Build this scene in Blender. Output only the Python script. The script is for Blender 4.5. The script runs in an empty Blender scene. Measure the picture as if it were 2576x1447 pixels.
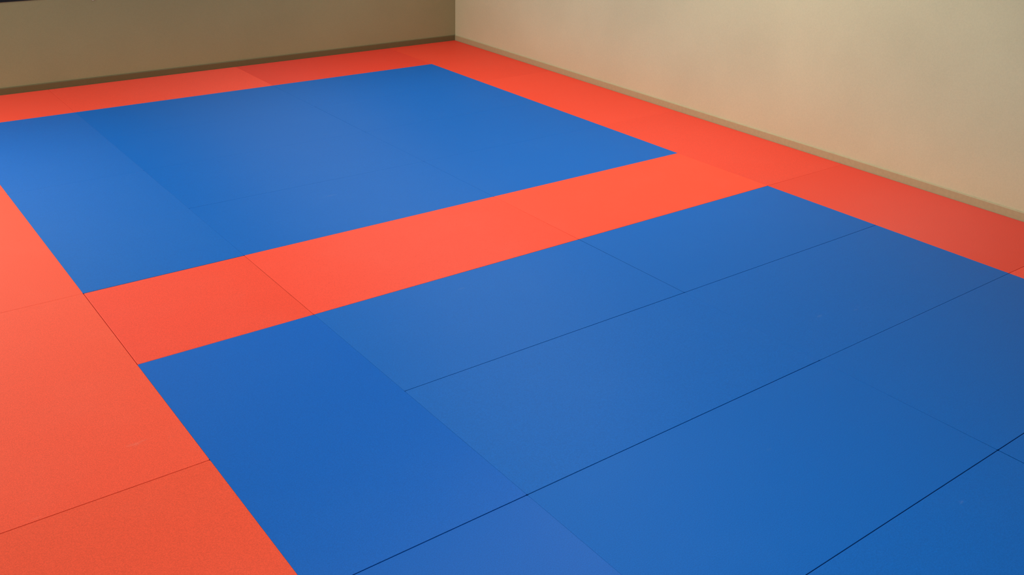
import bpy, bmesh, math
from mathutils import Vector, Matrix

# ------------------------------------------------------------------ camera
C = bpy.context.scene.collection
MAT_H = 0.04                       # thickness of the mats; floor slab at z = 0
W, H = 2576.0, 1447.0
F_PX = 2397.07
YAW, PIT, ROLL = 0.657636, 0.451894, 0.0291425
cam_d = bpy.data.cameras.new('camera')
cam = bpy.data.objects.new('camera', cam_d)
C.objects.link(cam)
cam_d.sensor_fit = 'HORIZONTAL'
cam_d.sensor_width = 36.0
cam_d.lens = F_PX / W * 36.0
cam_d.clip_start = 0.05
fwd = Vector((math.sin(YAW) * math.cos(PIT), math.cos(YAW) * math.cos(PIT), -math.sin(PIT)))
right = Vector((math.cos(YAW), -math.sin(YAW), 0))
up = right.cross(fwd)
cr, sr = math.cos(ROLL), math.sin(ROLL)
r2 = right * cr + up * sr
u2 = -right * sr + up * cr
M = Matrix((r2, u2, -fwd)).transposed().to_4x4()
M.translation = Vector((-1.06362, -5.52451, 2.55913 + MAT_H))
cam.matrix_world = M
bpy.context.scene.camera = cam

# ------------------------------------------------------------------ world, lights, exposure
scene = bpy.context.scene
scene.view_settings.view_transform = 'Standard'
scene.view_settings.look = 'None'
scene.view_settings.gamma = 1.0
scene.view_settings.use_curve_mapping = False
scene.view_settings.exposure = 0.0
scene.cycles.caustics_reflective = False
scene.cycles.caustics_refractive = False
world = bpy.data.worlds.new('world')
scene.world = world
world.use_nodes = True
wb = world.node_tree.nodes['Background']
wb.inputs['Color'].default_value = (0.62, 0.72, 0.70, 1)
wb.inputs['Strength'].default_value = 0.8


def area(name, loc, aim, sx, sy, spread, power, color):
    d = bpy.data.lights.new(name, 'AREA')
    d.shape = 'RECTANGLE'
    d.size, d.size_y = sx, sy
    d.spread = math.radians(spread)
    d.energy = power
    d.color = color
    o = bpy.data.objects.new(name, d)
    C.objects.link(o)
    o.location = loc
    o.rotation_euler = (Vector(aim) - Vector(loc)).to_track_quat('-Z', 'Y').to_euler()
    return o


# unseen ceiling lamps, added fill panels (name: place, aim, size, spread, power, colour) and daylight
LIGHTS = {
    'ceiling_lamp_right': ((4.4, -0.2, 4.1), (4.4, -0.2, 0), 2.4, 1.2, 140, 80, (0.90, 1.00, 0.92)),
    'ceiling_lamp_corner': ((4.2, 3.2, 4.1), (4.2, 3.2, 0), 2.4, 1.2, 110, 38, (0.99, 1.00, 0.94)),
    'ceiling_lamp_middle': ((1.2, -0.2, 4.1), (1.2, -0.2, 0), 2.4, 1.2, 140, 23, (0.91, 1.00, 0.99)),
    'fill_far_left': ((-1.2, 3.0, 4.1), (-1.2, 3.0, 0), 2.4, 1.2, 110, 63, (0.93, 1.00, 0.97)),  # added fill for the dim far left, no known lamp there
    'ceiling_lamp_near': ((1.2, -4.0, 4.1), (1.2, -4.0, 0), 2.4, 1.2, 140, 61, (0.99, 1.00, 0.99)),
    'window_daylight': ((-2.0, 5.3, 2.2), (-0.5, -2.0, 0), 4.4, 2.3, 180, 32, (0.87, 1.00, 0.90)),
    'fill_side': ((-6.5, 0.0, 2.4), (0, 0.0, 1.0), 6.0, 2.4, 130, 256, (0.85, 1.00, 0.83)),  # unseen panel added inside the left wall to brighten the right wall
}
for k, v in LIGHTS.items():
    area(k, *v)


# ------------------------------------------------------------------ helpers
def lin(r, g, b):
    f = lambda c: c / 12.92 if c <= 0.04045 else ((c + 0.055) / 1.055) ** 2.4
    return (f(r / 255), f(g / 255), f(b / 255), 1)


class NT:
    def __init__(self, name):
        self.m = bpy.data.materials.new(name)
        self.m.use_nodes = True
        self.t = self.m.node_tree
        self.b = self.t.nodes['Principled BSDF']
        self.out = self.t.nodes['Material Output']

    def n(self, typ, **kw):
        x = self.t.nodes.new(typ)
        for k, v in kw.items():
            if k in x.inputs:
                x.inputs[k].default_value = v
            else:
                setattr(x, k, v)
        return x

    def l(self, a, b):
        self.t.links.new(a, b)


def obj(name, bm, mat, parent=None):
    me = bpy.data.meshes.new(name)
    bm.normal_update()
    bm.to_mesh(me)
    bm.free()
    o = bpy.data.objects.new(name, me)
    C.objects.link(o)
    if mat:
        me.materials.append(mat)
    if parent:
        o.parent = parent
    return o


def box(bm, x0, x1, y0, y1, z0, z1):
    v = [bm.verts.new(p) for p in ((x0, y0, z0), (x1, y0, z0), (x1, y1, z0), (x0, y1, z0),
                                   (x0, y0, z1), (x1, y0, z1), (x1, y1, z1), (x0, y1, z1))]
    for f in ((3, 2, 1, 0), (4, 5, 6, 7), (0, 1, 5, 4), (1, 2, 6, 5), (2, 3, 7, 6), (3, 0, 4, 7)):
        bm.faces.new([v[i] for i in f])


def struct(name, bm, mat, parent=None):
    o = obj(name, bm, mat, parent)
    if not parent:
        o['kind'] = 'structure'
    return o


# ------------------------------------------------------------------ materials
def wall_material(name, col, grain=0.10):
    k = NT(name)
    co = k.n('ShaderNodeTexCoord')
    big = k.n('ShaderNodeTexNoise', Scale=1.3, Detail=3.0)
    k.l(co.outputs['Object'], big.inputs['Vector'])
    fine = k.n('ShaderNodeTexNoise', Scale=90.0, Detail=3.0, Roughness=0.7)
    k.l(co.outputs['Object'], fine.inputs['Vector'])
    add = k.n('ShaderNodeMath', operation='MULTIPLY_ADD')
    k.l(big.outputs['Fac'], add.inputs[0])
    add.inputs[1].default_value = 0.5
    half = k.n('ShaderNodeMath', operation='MULTIPLY')
    k.l(fine.outputs['Fac'], half.inputs[0])
    half.inputs[1].default_value = 0.5
    k.l(half.outputs[0], add.inputs[2])
    ramp = k.n('ShaderNodeMapRange')
    ramp.inputs['From Min'].default_value = 0.25
    ramp.inputs['From Max'].default_value = 0.75
    ramp.inputs['To Min'].default_value = 1 - grain
    ramp.inputs['To Max'].default_value = 1 + grain
    k.l(add.outputs[0], ramp.inputs['Value'])
    mul = k.n('ShaderNodeVectorMath', operation='SCALE')
    mul.inputs[0].default_value = col[:3]
    k.l(ramp.outputs['Result'], mul.inputs['Scale'])
    k.l(mul.outputs[0], k.b.inputs['Base Color'])
    k.b.inputs['Roughness'].default_value = 0.75
    k.b.inputs['Specular IOR Level'].default_value = 0.25
    bump = k.n('ShaderNodeBump', Strength=0.12, Distance=0.002)
    k.l(fine.outputs['Fac'], bump.inputs['Height'])
    k.l(bump.outputs[0], k.b.inputs['Normal'])
    return k.m


def vinyl_material(name, col, worn, rough=0.56):
    """Embossed vinyl: a straw weave running along the mat (anisotropic gloss), faint wear."""
    k = NT(name)
    co = k.n('ShaderNodeTexCoord')
    info = k.n('ShaderNodeObjectInfo')
    off = k.n('ShaderNodeVectorMath', operation='ADD')
    k.l(co.outputs['Object'], off.inputs[0])
    sc = k.n('ShaderNodeVectorMath', operation='SCALE')
    sc.inputs[0].default_value = (37.0, 61.0, 13.0)
    k.l(info.outputs['Random'], sc.inputs['Scale'])
    k.l(sc.outputs[0], off.inputs[1])
    wear = k.n('ShaderNodeTexNoise', Scale=2.6, Detail=6.0, Roughness=0.65)
    k.l(off.outputs[0], wear.inputs['Vector'])
    wr = k.n('ShaderNodeMapRange')
    wr.inputs['From Min'].default_value = 0.48
    wr.inputs['From Max'].default_value = 0.80
    wr.inputs['To Min'].default_value = 0.0
    wr.inputs['To Max'].default_value = 0.10
    k.l(wear.outputs['Fac'], wr.inputs['Value'])
    mix = k.n('ShaderNodeMix', data_type='RGBA')
    mix.inputs['A'].default_value = col
    mix.inputs['B'].default_value = worn
    k.l(wr.outputs['Result'], mix.inputs['Factor'])
    # a few pale scuffs
    mp = k.n('ShaderNodeMapping')
    mp.inputs['Rotation'].default_value = (0, 0, 0.7)
    mp.inputs['Scale'].default_value = (2.2, 9.0, 1.0)
    k.l(off.outputs[0], mp.inputs['Vector'])
    sn = k.n('ShaderNodeTexNoise', Scale=1.0, Detail=8.0, Roughness=0.7)
    k.l(mp.outputs[0], sn.inputs['Vector'])
    sr = k.n('ShaderNodeMapRange')
    sr.inputs['From Min'].default_value = 0.67
    sr.inputs['From Max'].default_value = 0.80
    sr.inputs['To Min'].default_value = 0.0
    sr.inputs['To Max'].default_value = 0.12
    k.l(sn.outputs['Fac'], sr.inputs['Value'])
    mix2 = k.n('ShaderNodeMix', data_type='RGBA')
    k.l(sr.outputs['Result'], mix2.inputs['Factor'])
    k.l(mix.outputs['Result'], mix2.inputs['A'])
    mix2.inputs['B'].default_value = (0.62, 0.60, 0.56, 1)
    # fine grain of the embossing
    grain = k.n('ShaderNodeTexNoise', Scale=210.0, Detail=3.0, Roughness=0.7)
    k.l(off.outputs[0], grain.inputs['Vector'])
    gr = k.n('ShaderNodeMapRange')
    gr.inputs['From Min'].default_value = 0.25
    gr.inputs['From Max'].default_value = 0.75
    gr.inputs['To Min'].default_value = 0.80
    gr.inputs['To Max'].default_value = 1.20
    k.l(grain.outputs['Fac'], gr.inputs['Value'])
    mul = k.n('ShaderNodeVectorMath', operation='SCALE')
    k.l(mix2.outputs['Result'], mul.inputs[0])
    k.l(gr.outputs['Result'], mul.inputs['Scale'])
    dye_and_light = k.n('ShaderNodeVectorMath', operation='MULTIPLY')
    k.l(mul.outputs[0], dye_and_light.inputs[0])
    k.l(info.outputs['Color'], dye_and_light.inputs[1])
    k.l(dye_and_light.outputs[0], k.b.inputs['Base Color'])
    k.b.inputs['Roughness'].default_value = rough
    k.b.inputs['Specular IOR Level'].default_value = 0.3
    k.b.inputs['Anisotropic'].default_value = 0.85
    tan = k.n('ShaderNodeTangent', direction_type='UV_MAP', uv_map='weave')
    k.l(tan.outputs[0], k.b.inputs['Tangent'])
    bump = k.n('ShaderNodeBump', Strength=0.15, Distance=0.001)
    k.l(grain.outputs['Fac'], bump.inputs['Height'])
    k.l(bump.outputs[0], k.b.inputs['Normal'])
    return k.m


def plain_material(name, col, rough=0.5, spec=0.4):
    k = NT(name)
    co = k.n('ShaderNodeTexCoord')
    no = k.n('ShaderNodeTexNoise', Scale=40.0, Detail=3.0)
    k.l(co.outputs['Object'], no.inputs['Vector'])
    mr = k.n('ShaderNodeMapRange')
    mr.inputs['To Min'].default_value = 0.9
    mr.inputs['To Max'].default_value = 1.1
    k.l(no.outputs['Fac'], mr.inputs['Value'])
    mul = k.n('ShaderNodeVectorMath', operation='SCALE')
    mul.inputs[0].default_value = col[:3]
    k.l(mr.outputs['Result'], mul.inputs['Scale'])
    k.l(mul.outputs[0], k.b.inputs['Base Color'])
    k.b.inputs['Roughness'].default_value = rough
    k.b.inputs['Specular IOR Level'].default_value = spec
    return k.m


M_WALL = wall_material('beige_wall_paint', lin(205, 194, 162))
M_WALL_BACK = wall_material('shaded_olive_wall_paint', lin(144, 137, 102))  # olive paint, darkened further to carry the back wall's shade
M_CEIL = wall_material('white_ceiling_paint', lin(225, 222, 210), 0.02)
M_BASE = plain_material('brown_baseboard_paint', lin(178, 161, 126), 0.45)
M_BASE_BACK = plain_material('shaded_baseboard_paint', lin(98, 88, 58), 0.45)  # baseboard colour darkened; shade along the back wall is painted in
M_SLAB = plain_material('concrete_screed', lin(120, 116, 108), 0.8)
M_FRAME = plain_material('black_window_frame', lin(22, 26, 20), 0.4)
M_WHITE = plain_material('white_plastic', lin(235, 235, 228), 0.35)
M_RED = vinyl_material('red_vinyl', (0.92, 0.072, 0.036, 1), (0.92, 0.13, 0.09, 1))
M_BLUE = vinyl_material('blue_vinyl', (0.0, 0.115, 0.47, 1), (0.02, 0.15, 0.50, 1))

k = NT('window_glass')
k.t.nodes.remove(k.b)
tr = k.n('ShaderNodeBsdfTransparent')
gl = k.n('ShaderNodeBsdfGlossy', Roughness=0.02)
fr = k.n('ShaderNodeFresnel', IOR=1.45)
mx = k.n('ShaderNodeMixShader')
k.l(fr.outputs[0], mx.inputs[0])
k.l(tr.outputs[0], mx.inputs[1])
k.l(gl.outputs[0], mx.inputs[2])
k.l(mx.outputs[0], k.out.inputs['Surface'])
M_GLASS = k.m

# ------------------------------------------------------------------ room shell
# x runs along the back wall, y towards it; mats end at x = 6 and y = 5
BT = 0.012                          # baseboard thickness
XW, YW = 6.0 + BT + 0.004, 5.0 + BT + 0.004
XL, YF, ZC = -7.0, -9.0, 4.2
T = 0.2
WX0, WX1, WZ0, WZ1 = -4.4, 1.12, MAT_H + 0.886, 3.4   # opening of the window in the back wall

bm = bmesh.new(); box(bm, XL - T, XW + T, YF - T, YW + T, -T, 0.0)
struct('floor', bm, M_SLAB)
bm = bmesh.new(); box(bm, XL - T, XW + T, YF - T, YW + T, ZC, ZC + T)
struct('ceiling', bm, M_CEIL)
bm = bmesh.new(); box(bm, XW, XW + T, YF - T, YW + T, 0.0, ZC)
struct('wall_right', bm, M_WALL)
bm = bmesh.new()
box(bm, XL, WX0, YW, YW + T, 0.0, ZC)
box(bm, WX1, XW, YW, YW + T, 0.0, ZC)
box(bm, WX0, WX1, YW, YW + T, 0.0, WZ0)
box(bm, WX0, WX1, YW, YW + T, WZ1, ZC)
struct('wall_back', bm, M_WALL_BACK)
bm = bmesh.new(); box(bm, XL - T, XL, YF - T, YW + T, 0.0, ZC)
struct('wall_left', bm, M_WALL)
bm = bmesh.new(); box(bm, XL, XW, YF - T, YF, 0.0, ZC)
struct('wall_front', bm, M_WALL)


def baseboard(name, axis, a0, a1, face, wall, mat):
    """A skirting with a rounded upper edge, extruded along one axis."""
    zt = MAT_H + 0.066
    d = wall - face
    prof = [(0.0, 0.0), (0.0, zt - 0.006), (d * 0.12, zt - 0.002), (d * 0.35, zt), (d, zt + 0.001), (d, 0.0)]
    bm = bmesh.new()
    rows = []
    for a in (a0, a1):
        row = []
        for (p, z) in prof:
            row.append(bm.verts.new((a, face + p, z) if axis == 'x' else (face + p, a, z)))
        rows.append(row)
    n = len(prof)
    for i in range(n):
        j = (i + 1) % n
        bm.faces.new((rows[0][i], rows[0][j], rows[1][j], rows[1][i]))
    bm.faces.new(rows[0]); bm.faces.new(rows[1][::-1])
    bmesh.ops.recalc_face_normals(bm, faces=bm.faces)
    return struct(name, bm, mat)


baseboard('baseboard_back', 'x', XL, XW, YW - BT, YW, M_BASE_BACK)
baseboard('baseboard_right', 'y', YF, YW - BT, XW - BT, XW, M_BASE)

# window in the back wall; only its dark bottom rail reaches the photograph
fw, fd = 0.024, 0.03
bm = bmesh.new()
fy0, fy1 = YW - 0.006, YW + fd
box(bm, WX0, WX1, fy0, fy1, WZ0, WZ0 + fw)
box(bm, WX0, WX1, fy0, fy1, WZ1 - fw, WZ1)
box(bm, WX0, WX0 + fw, fy0, fy1, WZ0 + fw, WZ1 - fw)
box(bm, WX1 - fw, WX1, fy0, fy1, WZ0 + fw, WZ1 - fw)
win = struct('window_1', bm, M_FRAME)
bm = bmesh.new()
box(bm, WX0 + fw, WX1 - fw, YW + 0.010, YW + 0.016, WZ0 + fw, WZ1 - fw)
obj('window_pane', bm, M_GLASS, win)


# ------------------------------------------------------------------ mats
def mat_mesh(corners, x0, x1, y0, y1, bevel=0.0011):
    """A mat from its four corners (a, b, c, d counter-clockwise), rounded upper edge and corners."""
    bm = bmesh.new()
    uvl = bm.loops.layers.uv.new('weave')
    cen = sum((Vector(c) for c in corners), Vector((0, 0))) / 4

    def ring(inset, z, rad):
        pts = []
        for i in range(4):
            p = Vector(corners[i]); q = Vector(corners[i - 1]); s = Vector(corners[(i + 1) % 4])
            e0 = (q - p).normalized(); e1 = (s - p).normalized()
            p = p + (e0 + e1) * inset
            for t in (0.0, 0.5, 1.0):
                w = rad * ((1 - t) ** 2)
                w2 = rad * (t ** 2)
                pts.append(bm.verts.new((*(p + e0 * w + e1 * w2 - cen), z)))
        return pts

    h, b = MAT_H, bevel
    rs = [ring(0, 0, 0.006), ring(0, h - b, 0.006), ring(b * 0.3, h - b * 0.3, 0.006), ring(b, h, 0.006)]
    for a, c in zip(rs, rs[1:]):
        n = len(a)
        for i in range(n):
            j = (i + 1) % n
            bm.faces.new((a[i], a[j], c[j], c[i]))
    bm.faces.new(rs[-1])
    bm.faces.new(rs[0][::-1])
    along_x = (x1 - x0) >= (y1 - y0) * 1.01
    for f in bm.faces:
        for lp in f.loops:
            co = lp.vert.co
            # U runs across the straw weave, V along the mat
            lp[uvl].uv = (co.y, co.x) if along_x else (co.x, co.y)
    return bm, cen


DEF = 0.0003
# gap of a seam at its two ends, keyed by (axis, line, from, to) of the mat edge it belongs to
GAPS = {
    ('v', 2, 1, 3): (0.0030, 0.0036), ('v', 2, 3, 5): (0.0030, 0.0030),
    ('v', 3, 0, 1): (0.0044, 0.0044), ('v', 3, 1, 3): (0.0039, 0.0039), ('v', 3, 3, 5): (0.0019, 0.0022),
    ('v', 4, 1, 3): (0.0033, 0.0039), ('v', 4, 3, 5): (0.0039, 0.0039),
    ('v', 0, 0, 1): (0.0017, 0.0017), ('v', 0, 1, 3): (0.0017, 0.0011), ('v', 0, 3, 5): (0.0011, 0.0011),
    ('v', 1, 0, 1): (0.0022, 0.0022), ('v', 1, 1, 3): (0.0022, 0.0028), ('v', 1, 3, 5): (0.0028, 0.0022),
    ('v', -1, 1, 3): (0.0022, 0.0004), ('v', -4, 0, 1): (0.0017, 0.0017),
    ('v', -4, 1, 3): (0.0017, 0.0017), ('v', -4, 3, 5): (0.0017, 0.0017),
    ('v', 2, -1, 0): (0.0034, 0.0034), ('v', 0, -1, 0): (0.0017, 0.0011),
    ('v', 1, 5, 6): (0.0022, 0.0006), ('v', 3, 5, 6): (0.0028, 0.0022),
    ('u', 0, 0, 1): (0.0050, 0.0040),
    ('u', 3, 0, 1): (0.0006, 0.0028), ('u', 3, 1, 2): (0.0028, 0.0028), ('u', 3, 2, 3): (0.0004, 0.0004),
    ('u', 3, 3, 4): (0.0004, 0.0033), ('u', 3, 4, 5): (0.0050, 0.0077),
    ('u', 3, -3, -2): (0.0014, 0.0008), ('u', 3, -1, 0): (0.0008, 0.0011),
    ('u', 1, -5, -4): (0.0022, 0.0011),
    ('u', 5, -4, 0): (0.0017, 0.0017),
}


def gap(axis, line, a, b):
    """Half gap at both ends of an edge; looks for the seam covering or covered by it."""
    best = None
    for (ax, ln, s, e), g in GAPS.items():
        if ax == axis and ln == line and s < b and e > a:
            if (s, e) == (a, b):
                return g[0] / 2, g[1] / 2
            m = max(g) / 2 if ax == 'v' else min(g) / 8
            best = m if best is None else min(best, m)
    if best is None:
        best = DEF / 2
    return best, best


N = {'red': 0, 'blue': 0}


def mat(color, u0, u1, v0, v1, label, group, dye_and_light=1.0, bevel=0.0011):
    """u across to the right wall, v away from the back wall's seam grid (y = -v)."""
    l0, l1 = gap('u', u0, v0, v1)
    r0, r1 = gap('u', u1, v0, v1)
    t0, t1 = gap('v', v0, u0, u1)
    b0, b1 = gap('v', v1, u0, u1)
    if u1 == 6: r0 = r1 = 0.0008
    if v0 == -5: t0 = t1 = 0.0008
    corners = [(u0 + l1, -(v1 - b0)), (u1 - r1, -(v1 - b1)), (u1 - r0, -(v0 + t1)), (u0 + l0, -(v0 + t0))]
    bm, cen = mat_mesh(corners, u0, u1, -v1, -v0, bevel)
    o = obj('tatami_mat', bm, M_RED if color == 'red' else M_BLUE)
    o.location = (cen.x, cen.y, 0.0)
    d = dye_and_light if isinstance(dye_and_light, tuple) else (dye_and_light, dye_and_light, dye_and_light)
    o.color = (*d, 1.0)      # batch colour of the mat, plus sheen and light falloff painted in
    o['label'] = label
    o['category'] = 'mat'
    o['group'] = group
    return o


G1 = 'red border mats along the back wall'
mat('red', -1, 1, -5, -4, 'red border mat along the back wall at the left edge of the photo', G1)
mat('red', 1, 3, -5, -4, 'red border mat along the back wall, second from the left edge', G1)
mat('red', 3, 5, -5, -4, 'red border mat along the back wall, ending just before the room corner', G1, (0.86, 0.70, 0.74))
G2 = 'red border mats along the right wall'  # light falloff at the corner and weaker border sheen painted into these colours
mat('red', 5, 6, -5, -3, 'dark red mat in the room corner, first along the right wall', G2, (0.91, 0.86, 0.88))
mat('red', 5, 6, -3, -1, 'red mat along the right wall, second from the room corner', G2, (0.94, 0.90, 0.90))
mat('red', 5, 6, -1, 1, 'red mat along the right wall where the red cross strip joins', G2, (0.91, 0.85, 0.84))
mat('red', 5, 6, 1, 3, 'red mat along the right wall, just nearer than the cross strip', G2, (0.88, 0.77, 0.74))
mat('red', 5, 6, 3, 5, 'red mat along the right wall cut off by the right photo edge', G2)
G3 = 'red mats of the strip between the two blue fields'  # sheen differences along the strip put into the end mats' colour
mat('red', 0, 1, 0, 1, 'short square red mat at the left end of the cross strip', G3, 0.95, 0.004)
mat('red', 1, 3, 0, 1, 'long red mat in the middle of the strip between both blue fields', G3)
mat('red', 3, 5, 0, 1, 'bright red mat of the cross strip next to the right border', G3, 1.05)
LEFT = (0.96, 1.16, 1.06)          # more orange: washed-out sheen of the left border put into the colour
G4 = 'red border mats along the left side'
mat('red', -1, 0, -4, -2, 'orange-red left border mat farthest from the camera, beside the far blue field', G4, LEFT)
mat('red', -1, 0, -2, 0, 'orange-red left border mat just beyond the end of the cross strip', G4, LEFT)
mat('red', -1, 0, 0, 2, 'large orange-red left border mat reaching past the cross strip end', G4, LEFT)
mat('red', -1, 0, 2, 4, 'orange-red left border mat in the bottom left photo corner', G4, (0.92, 1.12, 0.96))
G5 = 'blue mats of the far field'
mat('blue', 0, 1, -4, -2, 'blue mat at the far left corner of the far blue field', G5)
mat('blue', 0, 1, -2, 0, 'blue mat of the far field touching the left end of the red strip', G5)
for i, v in enumerate((-4, -3, -2, -1)):
    row = ('against the red back border', 'second row from the back border',
           'third row from the back border', 'against the red cross strip')[i]
    mat('blue', 1, 3, v, v + 1, 'blue mat in the middle column of the far field, ' + row, G5)
    mat('blue', 3, 5, v, v + 1, 'blue mat in the right column of the far field, ' + row, G5)
G6 = 'blue mats of the near field'  # lengthwise left column: weaker sheen painted in as a darker colour
mat('blue', 0, 1, 1, 3, 'dark blue mat at the left tip of the near field, lengthwise', G6, (0.9, 0.95, 1.04))
mat('blue', 0, 1, 3, 5, 'dark blue mat at the bottom edge left of centre, lengthwise', G6, (0.9, 0.94, 1.02))
for i, v in enumerate((1, 2, 3, 4)):
    row = ('against the red cross strip', 'second row from the cross strip',
           'third row from the cross strip', 'nearest row')[i]
    mat('blue', 1, 3, v, v + 1, 'blue mat in the middle column of the near field, ' + row, G6)
    mat('blue', 3, 5, v, v + 1, 'blue mat in the right column of the near field, ' + row, G6)

# ------------------------------------------------------------------ small details
bm = bmesh.new()
prof = []
for i in range(9):
    a = math.pi + math.pi * i / 8
    prof.append((0.022 * math.cos(a), 0.0 + 0.016 * math.sin(a)))
prof += [(0.022, 0.075), (-0.022, 0.075)]
front = [bm.verts.new((x * 0.88, -0.009, z * 0.93)) for x, z in prof]
mid = [bm.verts.new((x, -0.005, z)) for x, z in prof]
back = [bm.verts.new((x, 0.0, z)) for x, z in prof]
n = len(prof)
bm.faces.new(front)
bm.faces.new(back[::-1])
for a, c in ((front, mid), (mid, back)):
    for i in range(n):
        j = (i + 1) % n
        bm.faces.new((a[j], a[i], c[i], c[j]))
bmesh.ops.recalc_face_normals(bm, faces=bm.faces)
wp = obj('wall_plate', bm, M_WHITE)
wp.location = (1.578, YW, MAT_H + 0.845 + 0.012)
wp['label'] = 'small white plate on the back wall at the top edge of the photo'
wp['category'] = 'wall plate'
